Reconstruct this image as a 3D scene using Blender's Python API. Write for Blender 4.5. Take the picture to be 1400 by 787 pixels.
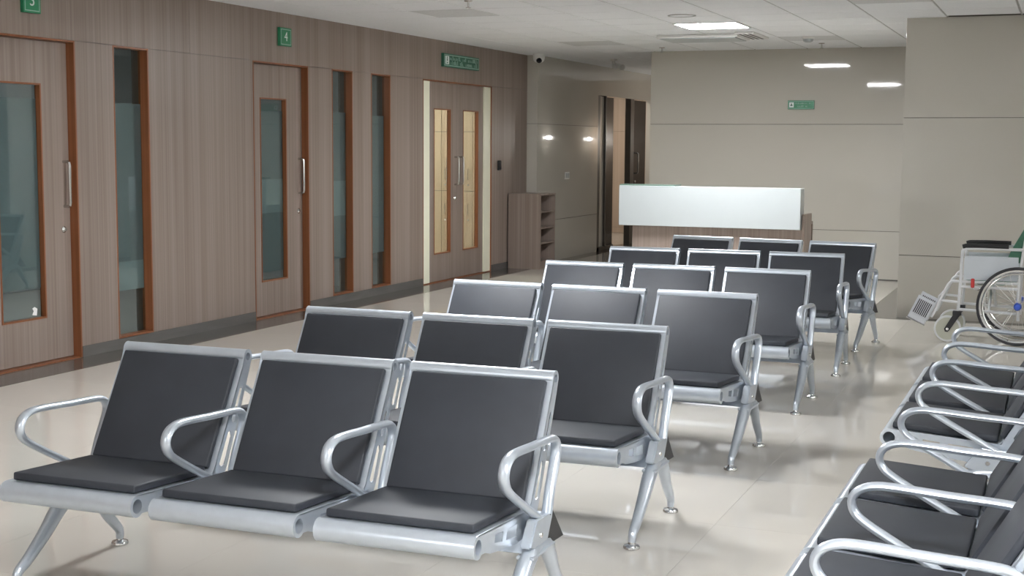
import bpy, bmesh, math, random
from mathutils import Vector, Matrix

for o in list(bpy.data.objects):
    bpy.data.objects.remove(o)
S = bpy.context.scene
COL = S.collection
R = math.radians
random.seed(7)

# ------------------------------------------------------------------ camera
F_PX = 1865.3
cam_d = bpy.data.cameras.new('camera')
cam_d.sensor_width = 36.0
cam_d.lens = F_PX / 1400 * 36.0
cam_d.clip_start = 0.05
cam_d.clip_end = 200
cam = bpy.data.objects.new('camera', cam_d)
COL.objects.link(cam)
pit, yaw, rol = R(5.958), R(22.155), R(0.383)
fw = Vector((-math.sin(yaw) * math.cos(pit), math.cos(yaw) * math.cos(pit), -math.sin(pit)))
rt = Vector((math.cos(yaw), math.sin(yaw), 0))
up = rt.cross(fw)
r2 = math.cos(rol) * rt + math.sin(rol) * up
u2 = -math.sin(rol) * rt + math.cos(rol) * up
M = Matrix((r2, u2, -fw)).transposed().to_4x4()
M.translation = (0, 0, 1.54)
cam.matrix_world = M
S.camera = cam

# ------------------------------------------------------------------ world, exposure
S.view_settings.view_transform = 'Standard'
S.view_settings.look = 'None'
S.view_settings.exposure = 0.0
S.view_settings.gamma = 1.0
S.view_settings.use_curve_mapping = False
W = bpy.data.worlds.new('world')
S.world = W
W.use_nodes = True
W.node_tree.nodes['Background'].inputs[0].default_value = (0.6, 0.65, 0.7, 1)
W.node_tree.nodes['Background'].inputs[1].default_value = 0.02
PANEL = 126.0        # radiance of the ceiling light panels

# ------------------------------------------------------------------ materials
def mat(name, col, rough=0.5, metal=0.0, var=0.04, scale=(6, 6, 6), spec=0.5, coat=0.0, bump=0.0,
        emit=None, estr=0.0, detail=3.0):
    m = bpy.data.materials.new(name)
    m.use_nodes = True
    nt = m.node_tree
    b = nt.nodes['Principled BSDF']
    b.inputs['Roughness'].default_value = rough
    b.inputs['Metallic'].default_value = metal
    b.inputs['Specular IOR Level'].default_value = spec
    if coat:
        b.inputs['Coat Weight'].default_value = coat
        b.inputs['Coat Roughness'].default_value = 0.03
    tc = nt.nodes.new('ShaderNodeTexCoord')
    mp = nt.nodes.new('ShaderNodeMapping')
    mp.inputs['Scale'].default_value = scale
    nz = nt.nodes.new('ShaderNodeTexNoise')
    nz.inputs['Scale'].default_value = 1.0
    nz.inputs['Detail'].default_value = detail
    nt.links.new(tc.outputs['Object'], mp.inputs['Vector'])
    nt.links.new(mp.outputs[0], nz.inputs['Vector'])
    rp = nt.nodes.new('ShaderNodeValToRGB')
    rp.color_ramp.elements[0].position = 0.3
    rp.color_ramp.elements[1].position = 0.7
    rp.color_ramp.elements[0].color = tuple(max(0, c * (1 - var)) for c in col) + (1,)
    rp.color_ramp.elements[1].color = tuple(min(1, c * (1 + var)) for c in col) + (1,)
    nt.links.new(nz.outputs['Fac'], rp.inputs[0])
    nt.links.new(rp.outputs[0], b.inputs['Base Color'])
    if bump:
        bp = nt.nodes.new('ShaderNodeBump')
        bp.inputs['Strength'].default_value = bump
        bp.inputs['Distance'].default_value = 0.002
        nt.links.new(nz.outputs['Fac'], bp.inputs['Height'])
        nt.links.new(bp.outputs[0], b.inputs['Normal'])
    if emit:
        b.inputs['Emission Color'].default_value = tuple(emit) + (1,)
        b.inputs['Emission Strength'].default_value = estr
    return m

def wood(name, c1, c2, rough=0.35, freq=55.0, zf=0.35):
    """vertical-grain laminate: fine streaks plus broad bands"""
    m = bpy.data.materials.new(name)
    m.use_nodes = True
    nt = m.node_tree
    b = nt.nodes['Principled BSDF']
    b.inputs['Roughness'].default_value = rough
    b.inputs['Specular IOR Level'].default_value = 0.35
    tc = nt.nodes.new('ShaderNodeTexCoord')
    outs = []
    for f, z in ((freq, zf), (freq * 0.16, zf * 0.25)):
        mp = nt.nodes.new('ShaderNodeMapping')
        mp.inputs['Scale'].default_value = (f, f, z)
        nz = nt.nodes.new('ShaderNodeTexNoise')
        nz.inputs['Scale'].default_value = 1
        nz.inputs['Detail'].default_value = 4
        nt.links.new(tc.outputs['Object'], mp.inputs['Vector'])
        nt.links.new(mp.outputs[0], nz.inputs['Vector'])
        outs.append(nz)
    mx = nt.nodes.new('ShaderNodeMath')
    mx.operation = 'ADD'
    nt.links.new(outs[0].outputs['Fac'], mx.inputs[0])
    nt.links.new(outs[1].outputs['Fac'], mx.inputs[1])
    hf = nt.nodes.new('ShaderNodeMath')
    hf.operation = 'MULTIPLY'
    hf.inputs[1].default_value = 0.5
    nt.links.new(mx.outputs[0], hf.inputs[0])
    rp = nt.nodes.new('ShaderNodeValToRGB')
    rp.color_ramp.elements[0].position = 0.36
    rp.color_ramp.elements[1].position = 0.64
    rp.color_ramp.elements[0].color = c1 + (1,)
    rp.color_ramp.elements[1].color = c2 + (1,)
    nt.links.new(hf.outputs[0], rp.inputs[0])
    nt.links.new(rp.outputs[0], b.inputs['Base Color'])
    return m

def glass_mat(name, tint=(0.8, 0.86, 0.86)):
    m = bpy.data.materials.new(name)
    m.use_nodes = True
    nt = m.node_tree
    nt.nodes.remove(nt.nodes['Principled BSDF'])
    out = nt.nodes['Material Output']
    tr = nt.nodes.new('ShaderNodeBsdfTransparent')
    tr.inputs[0].default_value = tint + (1,)
    gl = nt.nodes.new('ShaderNodeBsdfGlossy')
    gl.inputs['Roughness'].default_value = 0.01
    lw = nt.nodes.new('ShaderNodeLayerWeight')
    lw.inputs['Blend'].default_value = 0.5
    pw = nt.nodes.new('ShaderNodeMath')
    pw.operation = 'POWER'
    pw.inputs[1].default_value = 4.0
    nt.links.new(lw.outputs['Facing'], pw.inputs[0])
    fr = nt.nodes.new('ShaderNodeMath')
    fr.operation = 'MULTIPLY_ADD'
    fr.inputs[1].default_value = 0.9
    fr.inputs[2].default_value = 0.045
    nt.links.new(pw.outputs[0], fr.inputs[0])
    mx = nt.nodes.new('ShaderNodeMixShader')
    nt.links.new(fr.outputs[0], mx.inputs[0])
    nt.links.new(tr.outputs[0], mx.inputs[1])
    nt.links.new(gl.outputs[0], mx.inputs[2])
    nt.links.new(mx.outputs[0], out.inputs[0])
    return m

MT = dict(
    laminate=wood('grey_oak_laminate', (0.216, 0.166, 0.140), (0.315, 0.254, 0.222)),
    laminate_warm=wood('warm_oak_laminate', (0.42, 0.325, 0.245), (0.54, 0.43, 0.335)),
    frame=wood('red_brown_frame_wood', (0.20, 0.072, 0.028), (0.28, 0.104, 0.045), 0.3, 40, 0.6),
    floor=mat('polished_floor_tile', (0.61, 0.578, 0.525), 0.045, var=0.035, scale=(1.1, 1.1, 1), spec=0.6),
    border=mat('dark_border_tile', (0.095, 0.088, 0.08), 0.08, var=0.1, scale=(5, 5, 5)),
    skirting=mat('dark_stone_skirting', (0.12, 0.115, 0.108), 0.2, var=0.12, scale=(3, 3, 20)),
    grout=mat('floor_grout', (0.5, 0.475, 0.435), 0.6),
    beige=mat('beige_wall_panel', (0.545, 0.52, 0.465), 0.035, var=0.03, scale=(0.8, 0.8, 0.8)),
    joint=mat('panel_joint', (0.12, 0.11, 0.095), 0.6),
    paint=mat('off_white_paint', (0.74, 0.73, 0.70), 0.7),
    tile=mat('ceiling_tile', (0.87, 0.885, 0.91), 0.85, var=0.03, scale=(60, 60, 60), bump=0.1),
    tile_grey=mat('grey_ceiling_tile', (0.68, 0.69, 0.70), 0.8, var=0.05, scale=(40, 40, 40)),
    tbar=mat('ceiling_grid_bar', (0.42, 0.42, 0.41), 0.5),
    lamp=mat('light_panel_diffuser', (0.9, 0.9, 0.9), 0.6, emit=(0.97, 0.985, 1.0), estr=PANEL),
    silver=mat('silver_powder_coat', (0.55, 0.60, 0.665), 0.28, metal=0.6, var=0.03, scale=(20, 20, 20)),
    chrome=mat('chrome', (0.75, 0.75, 0.75), 0.15, metal=1.0),
    steel=mat('brushed_steel', (0.6, 0.59, 0.57), 0.25, metal=1.0),
    pad=mat('black_foam_pad', (0.026, 0.0300, 0.039), 0.58, var=0.08, scale=(9, 9, 9), bump=0.12),
    black=mat('black_plastic', (0.02, 0.02, 0.022), 0.45),
    darkdoor=mat('black_door_film', (0.012, 0.014, 0.02), 0.2),
    darkframe=mat('dark_brown_aluminium', (0.07, 0.06, 0.052), 0.35),
    white=mat('white_laminate', (0.44, 0.475, 0.485), 0.3, var=0.01),
    white_plastic=mat('white_plastic', (0.75, 0.75, 0.73), 0.4),
    cream=mat('cream_panel', (0.90, 0.89, 0.72), 0.3, var=0.02),
    film=mat('frosted_film', (0.175, 0.205, 0.215), 0.35, var=0.04, scale=(1, 2, 2)),
    film_light=mat('pale_frosted_film', (0.27, 0.32, 0.33), 0.35, var=0.03),
    glass=glass_mat('clear_glass'),
    office=mat('office_wall_paint', (0.45, 0.47, 0.48), 0.7),
    green=mat('sign_green', (0.02, 0.22, 0.10), 0.35),
    green_dark=mat('sign_dark_green', (0.025, 0.14, 0.085), 0.35),
    sign_white=mat('sign_white', (0.75, 0.82, 0.80), 0.4),
    sign_pale=mat('sign_pale_green', (0.30, 0.46, 0.40), 0.4),
    glasstop=mat('green_glass_edge', (0.16, 0.24, 0.20), 0.15),
    wc_white=mat('white_enamel_tube', (0.72, 0.73, 0.74), 0.3, var=0.02),
    wc_panel=mat('white_side_panel', (0.60, 0.64, 0.68), 0.4, var=0.02),
    wc_green=mat('green_canvas', (0.055, 0.165, 0.105), 0.7, var=0.15, scale=(30, 30, 30)),
    wc_alu=mat('cast_aluminium', (0.70, 0.72, 0.76), 0.35, metal=0.3),
    rubber=mat('black_rubber', (0.025, 0.025, 0.03), 0.55),
    caster=mat('yellowed_clear_caster', (0.50, 0.50, 0.42), 0.35),
    red=mat('red_plastic', (0.5, 0.03, 0.03), 0.4),
    blue=mat('blue_plastic', (0.03, 0.09, 0.5), 0.35),
    paper=mat('white_paper', (0.8, 0.8, 0.8), 0.7),
)

# ------------------------------------------------------------------ mesh helpers
def link(name, bm, m, parent=None, smooth=False):
    me = bpy.data.meshes.new(name)
    bmesh.ops.recalc_face_normals(bm, faces=bm.faces[:])
    if smooth:
        for f in bm.faces:
            f.smooth = True
        for e in bm.edges:
            if len(e.link_faces) == 2 and e.calc_face_angle(0) > R(35):
                e.smooth = False
    bm.to_mesh(me)
    bm.free()
    me.materials.append(MT[m] if isinstance(m, str) else m)
    o = bpy.data.objects.new(name, me)
    COL.objects.link(o)
    if parent:
        o.parent = parent
    return o

def box(bm, x0, x1, y0, y1, z0, z1, bev=0.0, mtx=None, seg=1):
    vs = [bm.verts.new((x, y, z)) for x in (x0, x1) for y in (y0, y1) for z in (z0, z1)]
    fs = [bm.faces.new([vs[i] for i in q]) for q in
          ((0, 1, 3, 2), (4, 6, 7, 5), (0, 4, 5, 1), (2, 3, 7, 6), (0, 2, 6, 4), (1, 5, 7, 3))]
    if bev:
        es = set(e for f in fs for e in f.edges)
        r = bmesh.ops.bevel(bm, geom=list(es), offset=bev, segments=seg, affect='EDGES', profile=0.5)
        vs = list(set(v for f in r['faces'] for v in f.verts) | set(v for v in vs if v.is_valid))
    if mtx:
        for v in vs:
            v.co = mtx @ v.co
    return vs

def B(name, m, parent, x0, x1, y0, y1, z0, z1, bev=0.0, seg=1):
    bm = bmesh.new()
    box(bm, x0, x1, y0, y1, z0, z1, bev, seg=seg)
    return link(name, bm, m, parent, smooth=bev > 0 and seg > 1)

def boxes(name, m, parent, lst, bev=0.0):
    bm = bmesh.new()
    for b in lst:
        box(bm, *b, bev)
    return link(name, bm, m, parent)

def smooth_path(pts, n=6, closed=False):
    P = [Vector(p) for p in pts]
    out = []
    N = len(P)
    rng = range(N if closed else N - 1)
    for i in rng:
        p1, p2 = P[i], P[(i + 1) % N]
        p0 = P[i - 1] if (i > 0 or closed) else 2 * p1 - p2
        p3 = P[(i + 2) % N] if (i + 2 < N or closed) else 2 * p2 - p1
        for k in range(n):
            t = k / n
            out.append(0.5 * ((2 * p1) + (p2 - p0) * t + (2 * p0 - 5 * p1 + 4 * p2 - p3) * t * t
                              + (3 * p1 - p0 - 3 * p2 + p3) * t ** 3))
    if not closed:
        out.append(P[-1])
    return out

def sweep(bm, pts, ra, rb=None, seg=10, side=Vector((1, 0, 0)), closed=False, cap=True):
    """sweep an ellipse along pts: half-axis ra in-plane, rb along 'side' (constants or per-point lists)"""
    P = [Vector(p) for p in pts]
    n = len(P)
    rb = ra if rb is None else rb
    rings = []
    for i, p in enumerate(P):
        if closed:
            t = P[(i + 1) % n] - P[i - 1]
        else:
            t = P[min(i + 1, n - 1)] - P[max(i - 1, 0)]
        t.normalize()
        s = side - t * side.dot(t)
        if s.length < 1e-3:
            s = Vector((0, 1, 0)) - t * t.y
            if s.length < 1e-3:
                s = Vector((0, 0, 1))
        s.normalize()
        q = t.cross(s)
        a = ra[i] if isinstance(ra, (list, tuple)) else ra
        b = rb[i] if isinstance(rb, (list, tuple)) else rb
        rings.append([bm.verts.new(p + q * (a * math.cos(2 * math.pi * k / seg)) + s * (b * math.sin(2 * math.pi * k / seg)))
                      for k in range(seg)])
    for i in range(n if closed else n - 1):
        A, C = rings[i], rings[(i + 1) % n]
        for k in range(seg):
            bm.faces.new((A[k], A[(k + 1) % seg], C[(k + 1) % seg], C[k]))
    if cap and not closed:
        bm.faces.new(rings[0][::-1])
        bm.faces.new(rings[-1])

def pipe(name, m, parent, pts, r, seg=8, sm=0, closed=False, side=Vector((0, 1, 0)), rb=None):
    bm = bmesh.new()
    if sm:
        pts = smooth_path(pts, sm, closed)
    sweep(bm, pts, r, rb, seg, side, closed)
    return link(name, bm, m, parent, True)

def lathe(bm, prof, seg=20, mtx=None, close=False):
    """prof: (radius, height) revolved about Z"""
    rings = []
    for r, h in prof:
        if r < 1e-6:
            rings.append([bm.verts.new((0, 0, h))])
        else:
            rings.append([bm.verts.new((r * math.cos(2 * math.pi * k / seg), r * math.sin(2 * math.pi * k / seg), h))
                          for k in range(seg)])
    pairs = list(zip(rings, rings[1:]))
    if close:
        pairs.append((rings[-1], rings[0]))
    for a, c in pairs:
        for k in range(seg):
            q = [a[k % len(a)], a[(k + 1) % len(a)], c[(k + 1) % len(c)], c[k % len(c)]]
            u = []
            for v in q:
                if v not in u:
                    u.append(v)
            if len(u) > 2:
                bm.faces.new(u)
    if mtx:
        for r in rings:
            for v in r:
                v.co = mtx @ v.co

def plate(bm, outer, holes, x0, x1):
    """flat plate in the local YZ plane with holes, between x0 and x1"""
    loops = [outer] + holes
    lay = []
    for x in (x0, x1):
        es, rows = [], []
        for lp in loops:
            vs = [bm.verts.new((x, p[0], p[1])) for p in lp]
            rows.append(vs)
            for i in range(len(vs)):
                es.append(bm.edges.new((vs[i], vs[(i + 1) % len(vs)])))
        bmesh.ops.triangle_fill(bm, use_beauty=True, edges=es)
        lay.append(rows)
    for a, c in zip(*lay):
        for i in range(len(a)):
            j = (i + 1) % len(a)
            bm.faces.new((a[i], a[j], c[j], c[i]))

def prism(bm, poly, a0, a1, axis=0):
    """polygon (two coordinates) extruded along an axis"""
    def P(p, a):
        return ((a, p[0], p[1]), (p[0], a, p[1]), (p[0], p[1], a))[axis]
    A = [bm.verts.new(P(p, a0)) for p in poly]
    C = [bm.verts.new(P(p, a1)) for p in poly]
    n = len(poly)
    bm.faces.new(A[::-1])
    bm.faces.new(C)
    for i in range(n):
        j = (i + 1) % n
        bm.faces.new((A[i], A[j], C[j], C[i]))

def arc(cx, cz, r, a0, a1, n=10):
    return [(cx + r * math.cos(R(a0 + (a1 - a0) * i / n)), cz + r * math.sin(R(a0 + (a1 - a0) * i / n))) for i in range(n + 1)]

def empty(name, loc=(0, 0, 0), rz=0.0):
    o = bpy.data.objects.new(name, None)
    o.empty_display_size = 0.1
    COL.objects.link(o)
    o.location = loc
    o.rotation_euler = (0, 0, rz)
    return o

def tag(o, label, cat, group=None):
    o['label'] = label
    o['category'] = cat
    if group:
        o['group'] = group
    return o

def struct(o, label=None):
    o['kind'] = 'structure'
    if label:
        o['label'] = label
    return o

def text_mesh(name, body, size, m, parent, mtx, depth=0.002):
    cu = bpy.data.curves.new(name, 'FONT')
    cu.body = body
    cu.size = size
    cu.extrude = depth
    cu.align_x = 'CENTER'
    cu.align_y = 'CENTER'
    t = bpy.data.objects.new(name, cu)
    COL.objects.link(t)
    dg = bpy.context.evaluated_depsgraph_get()
    me = bpy.data.meshes.new_from_object(t.evaluated_get(dg))
    bpy.data.objects.remove(t)
    me.transform(mtx)
    me.materials.clear()
    me.materials.append(MT[m])
    o = bpy.data.objects.new(name, me)
    COL.objects.link(o)
    o.parent = parent
    return o

# ------------------------------------------------------------------ dimensions of the hall
XL = -6.542          # face of the left laminate wall
XB = -6.40           # face of the beige wall further along
YE = 16.54           # where laminate ends
ZC = 2.6965          # ceiling
YB, YC = 16.352, 12.812   # back wall, column face
XC = -1.415          # left edge of the column
XW = -4.83           # left end of back wall
XR, YF = 4.6, -4.0   # right wall, wall behind the camera
ZT = 2.253           # heads of doors and windows
ZS = 0.08            # top of skirting
J1, J2 = 1.812, 0.572

# ------------------------------------------------------------------ floor
fl = struct(boxes('floor', 'grout', None, [(-10.2, XR, YF, 24.0, -0.15, -0.004)]), 'polished beige tiled floor')
tp = 0.82
tme = None
for i in range(9):
    for j in range(26):
        x1 = -6.205 + (i + 1) * tp
        x0 = x1 - tp
        y0 = 2.1 + j * tp
        if y0 > 16.3 and x0 > -4.6:
            continue
        if y0 > 12.7 and x1 > XC + 0.9:
            continue
        bm = None
        if tme is None:
            bm = bmesh.new()
            box(bm, 0.0004, tp - 0.0004, 0.0004, tp - 0.0004, -0.01, 0.0)
            o = link('floor_tile', bm, 'floor', fl)
            tme = o.data
        else:
            o = bpy.data.objects.new('floor_tile', tme)
            COL.objects.link(o)
            o.parent = fl
        o.location = (x0, y0, 0)
# the remaining floor out of the picture, and rooms behind the left wall
boxes('floor_field', 'floor', fl, [(-6.205, XR, YF, 2.0985, -0.01, 0.0), (1.177, XR, 2.1, 12.8, -0.01, 0.0),
                                   (-10.1, XL - 0.01, 4.8, 23.6, -0.01, -0.0005)])
B('border_strip', 'border', fl, XL, -6.207, YF, 23.4, -0.01, 0.0005)
B('border_strip', 'border', fl, -1.725, XC + 0.02, 12.66, YB, -0.01, 0.001)
B('border_strip', 'border', fl, XC + 0.021, XR, 12.66, YC + 0.02, -0.01, 0.001)

# ------------------------------------------------------------------ ceiling
GX0, GY0, GP = -1.07, 12.69, 0.62
gx_lo, gx_hi = -6.03, 0.79
gy_lo, gy_hi = 9.59, 16.41
cl = struct(boxes('ceiling', 'tile', None, [
    (-10.2, XR, YF, 24.0, 2.76, 2.9),
    (XL, XR, YF, gy_lo, ZC, 2.76),
    (XL, gx_lo, gy_lo, 23.6, ZC, 2.76),
    (gx_hi, XR, gy_lo, 12.9, ZC, 2.76),
    (gx_lo, XW, 19.51, 23.6, ZC, 2.76)]), 'white suspended ceiling of square tiles')
grey_cells = {(-5.41, 10.83), (-1.69, 10.83), (-2.93, 14.55), (-5.41, 14.55)}
LX, LY = -3.55, 12.69
ty = {}
nx = int(round((gx_hi - gx_lo) / GP))
for i in range(nx):
    for j in range(16):
        x0 = gx_lo + i * GP
        y0 = gy_lo + j * GP
        if y0 > 16.3 and x0 > -5.3:
            continue
        if y0 > 12.6 and x0 > -1.2:
            continue
        if abs(x0 - LX) < 0.1 and abs(y0 - LY) < 0.1:
            continue
        g = any(abs(x0 - a) < 0.1 and abs(y0 - b) < 0.1 for a, b in grey_cells)
        k = 'tile_grey' if g else 'tile'
        if k not in ty:
            bm = bmesh.new()
            box(bm, 0.008, GP - 0.008, 0.008, GP - 0.008, ZC, ZC + 0.02, 0.003)
            o = link('ceiling_tile', bm, k, cl)
            ty[k] = o.data
        else:
            o = bpy.data.objects.new('ceiling_tile', ty[k])
            COL.objects.link(o)
            o.parent = cl
        o.location = (x0, y0, 0)
for i in range(nx + 1):
    x = gx_lo + i * GP
    y1 = 19.51 if x < -4.7 else (YB if x < XC else YC)
    B('grid_runner', 'tbar', cl, x - 0.009, x + 0.009, gy_lo, y1, ZC + 0.004, ZC + 0.03)
for j in range(17):
    y = gy_lo + j * GP
    x1 = gx_hi if y < YC else (XC if y < YB else XW)
    B('cross_tee', 'tile_grey', cl, gx_lo, x1, y - 0.009, y + 0.009, ZC + 0.003, ZC + 0.028)

# ------------------------------------------------------------------ light panels
def light_panel(x0, y0, label):
    r = tag(empty('ceiling_light', (x0 + GP / 2, y0 + GP / 2, ZC)), label, 'ceiling light', 'square light panels in the ceiling')
    h = GP / 2
    bm = bmesh.new()
    for a in ((-h, h, -h, -h + 0.02), (-h, h, h - 0.02, h), (-h, -h + 0.02, -h + 0.02, h - 0.02), (h - 0.02, h, -h + 0.02, h - 0.02)):
        box(bm, a[0] + 0.0, a[1], a[2], a[3], -0.008, 0.015)
    link('frame', bm, 'white_plastic', r)
    B('diffuser', 'lamp', r, -h + 0.02, h - 0.02, -h + 0.02, h - 0.02, -0.005, 0.012)
    return r
light_panel(-3.55, 12.69, 'square lit ceiling panel above the white reception counter')
light_panel(-3.55, 6.49, 'square lit ceiling panel above the middle bench rows')
light_panel(-0.70, 1.70, 'square lit ceiling panel over the open floor before the facing benches')
light_panel(2.40, 0.5, 'added square fill panel in the ceiling behind the facing benches, entrance end')  # added out of view to fill the hall from the right
light_panel(3.40, 5.2, 'added square fill panel in the ceiling behind the facing benches, wheelchair end')  # unseen extra panel, brightens the floor by the facing benches
light_panel(-3.80, -2.7, 'added square fill panel in the ceiling near the entrance wall')  # unseen panel added to lift the front-left floor

# ------------------------------------------------------------------ left laminate wall with openings
D3, D4, DD = (6.93, 7.858), (10.128, 11.054), (13.467, 15.377)
W1, W2, W3 = (8.27, 8.69), (11.489, 11.893), (12.279, 12.70)
opens = sorted([D3 + (0,), W1 + (1,), D4 + (0,), W2 + (1,), W3 + (1,), DD + (0,)])
solid = []
prev = YF
for a, b_, _ in opens:
    solid.append((prev, a))
    prev = b_
solid.append((prev, YE))
core = []
for a, b_ in solid:
    core.append((XL - 0.16, XL - 0.014, a, b_, 0, ZC + 0.02))
for a, b_, w in opens:
    core.append((XL - 0.16, XL - 0.014, a, b_, ZT, ZC + 0.02))
    if w:
        core.append((XL - 0.16, XL - 0.014, a, b_, 0, ZS))
wl = struct(boxes('wall_left', 'joint', None, core), 'grey-brown wood laminate wall with doors and slit windows')
G = 0.0012
for a, b_ in solid:
    if b_ < 6.95:
        ys = [YF, -1.0, 1.4, 3.8, b_]
    elif b_ - a > 2:
        ys = [a, (a + b_) / 2, b_]
    else:
        ys = [a, b_]
    for p, q in zip(ys, ys[1:]):
        B('wall_panel', 'laminate', wl, XL - 0.014, XL, p + G, q - G, ZS, ZT - G)
y = YE
uy = [YE]
while y > YF:
    y -= 2.44
    uy.append(max(y, YF))
for q, p in zip(uy, uy[1:]):
    B('wall_panel', 'laminate', wl, XL - 0.014, XL, p + G, q - G, ZT + G, ZC)
for n, (a, b_) in enumerate([(YF, D3[0]), (D3[1], D4[0]), (D4[1], DD[0]), (DD[1], YE)]):
    struct(B('baseboard_left' if n == 0 else 'baseboard_left.%03d' % n, 'skirting', None, XL - 0.013, XL + 0.004, a, b_, 0.0006, ZS - 0.001),
           'dark grey stone skirting along the laminate wall')

REC = 0.066
def lining(parent, y0, y1, z0, z1, sill=True, t=0.014):
    """red-brown timber lining of an opening"""
    xa, xb = XL - (0.09 if sill else 0.16), XL + 0.002
    B('jamb', 'frame', parent, xa, xb, y0, y0 + t, z0, z1, 0.002)
    B('jamb', 'frame', parent, xa, xb, y1 - t, y1, z0, z1, 0.002)
    B('head', 'frame', parent, xa, xb, y0 + t, y1 - t, z1 - t, z1, 0.002)
    if sill:
        B('sill', 'frame', parent, xa, xb, y0 + t, y1 - t, z0, z0 + t, 0.002)

def leaf(parent, y0, y1, z0, z1, gy0, gy1, gz0, gz1, xf):
    """door leaf with a vertical vision panel"""
    d = 0.04
    o = boxes('door_leaf', 'laminate', parent, [
        (xf - d, xf, y0, gy0, z0, z1), (xf - d, xf, gy1, y1, z0, z1),
        (xf - d, xf, gy0, gy1, z0, gz0), (xf - d, xf, gy0, gy1, gz1, z1)])
    t = 0.012
    boxes('glazing_bead', 'frame', o, [
        (xf - d - 0.002, xf + 0.004, gy0, gy0 + t, gz0, gz1), (xf - d - 0.002, xf + 0.004, gy1 - t, gy1, gz0, gz1),
        (xf - d - 0.002, xf + 0.004, gy0 + t, gy1 - t, gz0, gz0 + t), (xf - d - 0.002, xf + 0.004, gy0 + t, gy1 - t, gz1 - t, gz1)])
    B('pane', 'glass', o, xf - 0.035, xf - 0.030, gy0 + t, gy1 - t, gz0 + t, gz1 - t)
    return o

def pull(parent, y, z0, z1, xf, sgn=1):
    x = xf + 0.055 * sgn
    pts = [(xf, y, z0 + 0.015), (x - 0.02 * sgn, y, z0 + 0.015), (x - 0.004 * sgn, y, z0 + 0.022), (x, y, z0 + 0.04), (x, y, z1 - 0.04), (x - 0.004 * sgn, y, z1 - 0.022),
           (x - 0.02 * sgn, y, z1 - 0.015), (xf, y, z1 - 0.015)]
    pipe('pull_handle', 'steel', parent, pts, 0.0105, 10)

def lock(parent, y, z, xf):
    bm = bmesh.new()
    lathe(bm, [(0, 0.016), (0.012, 0.016), (0.016, 0.012), (0.024, 0.004), (0.024, 0)], 16,
          Matrix.Translation((xf, y, z)) @ Matrix.Rotation(R(90), 4, 'Y'))
    link('lock_cylinder', bm, 'steel', parent, True)

def films(parent, y0, y1, bands, x):
    for z0, z1, m in bands:
        B('frosted_film', m, parent, x - 0.002, x, y0, y1, z0, z1)

def single_door(n, d, label, bands):
    r = struct(empty('door_%d' % n, (0, 0, 0)), label)
    lining(r, d[0], d[1], 0.001, ZT, False)
    B('threshold', 'frame', r, XL - 0.15, XL - 0.005, d[0] + 0.015, d[1] - 0.015, 0.0, 0.008)
    xf = XL - REC
    lf = leaf(r, d[0] + 0.017, d[1] - 0.017, 0.014, ZT - 0.018, d[0] + 0.205, d[1] - 0.285, 0.315, 1.945, xf)
    films(lf, d[0] + 0.218, d[1] - 0.298, bands, xf - 0.036)
    pull(lf, d[1] - 0.075, 1.075, 1.42, xf)
    lock(lf, d[1] - 0.085, 0.925, xf)
    return r, lf
d3, lf3 = single_door(1, D3, 'laminate door with glass slit below the green number 3 sign', [(0.53, 1.84, 'film')])
d4, lf4 = single_door(2, D4, 'laminate door with glass slit below the green number 4 sign', [(1.225, 1.835, 'film'), (0.925, 1.225, 'film_light'), (0.395, 0.925, 'film')])
bm = bmesh.new()
prism(bm, [(7.46, 0.345), (7.505, 0.338), (7.512, 0.385), (7.485, 0.40), (7.462, 0.39), (7.476, 0.372)], XL - REC - 0.0298, XL - REC - 0.0285, 0)
link('tape_scrap', bm, 'paper', lf3)

def slit_window(n, w, label, bands):
    r = struct(empty('window_%d' % n), label)
    lining(r, w[0], w[1], ZS, ZT)
    x = XL - REC
    B('pane', 'glass', r, x - 0.006, x, w[0] + 0.014, w[1] - 0.014, ZS + 0.014, ZT - 0.014)
    films(r, w[0] + 0.015, w[1] - 0.015, bands, x - 0.008)
    return r
slit_window(1, W1, 'tall slit window between the doors numbered 3 and 4', [(0.645, 1.835, 'film'), (0.425, 0.645, 'film_light')])
slit_window(2, W2, 'tall slit window beside the door numbered 4', [(1.185, 1.85, 'film'), (0.845, 1.185, 'film_light'), (0.425, 0.845, 'film')])
slit_window(3, W3, 'tall slit window beside the double door', [(0.43, 1.835, 'film')])

# double door
dd = struct(empty('door_3'), 'laminate double door with two glass slits and cream side strips')
lining(dd, DD[0], DD[1], 0.001, ZT, False)
B('threshold', 'frame', dd, XL - 0.15, XL - 0.005, DD[0] + 0.015, DD[1] - 0.015, 0.0, 0.010)
xf = XL - 0.022
B('side_panel', 'cream', dd, xf - 0.028, xf + 0.012, DD[0] + 0.015, 13.655, 0.012, ZT - 0.016)
B('side_panel', 'cream', dd, xf - 0.028, xf + 0.012, 15.165, DD[1] - 0.015, 0.012, ZT - 0.016)
la = leaf(dd, 13.658, 14.408, 0.014, ZT - 0.018, 13.79, 14.235, 0.315, 1.945, xf)
lb = leaf(dd, 14.412, 15.162, 0.014, ZT - 0.018, 14.575, 15.02, 0.315, 1.945, xf)
for lf_, yy in ((la, 14.345), (lb, 14.475)):
    pull(lf_, yy, 1.075, 1.42, xf)
    pull(lf_, yy, 1.075, 1.42, xf - 0.04, -1)
lock(la, 14.35, 0.93, xf)

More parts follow.
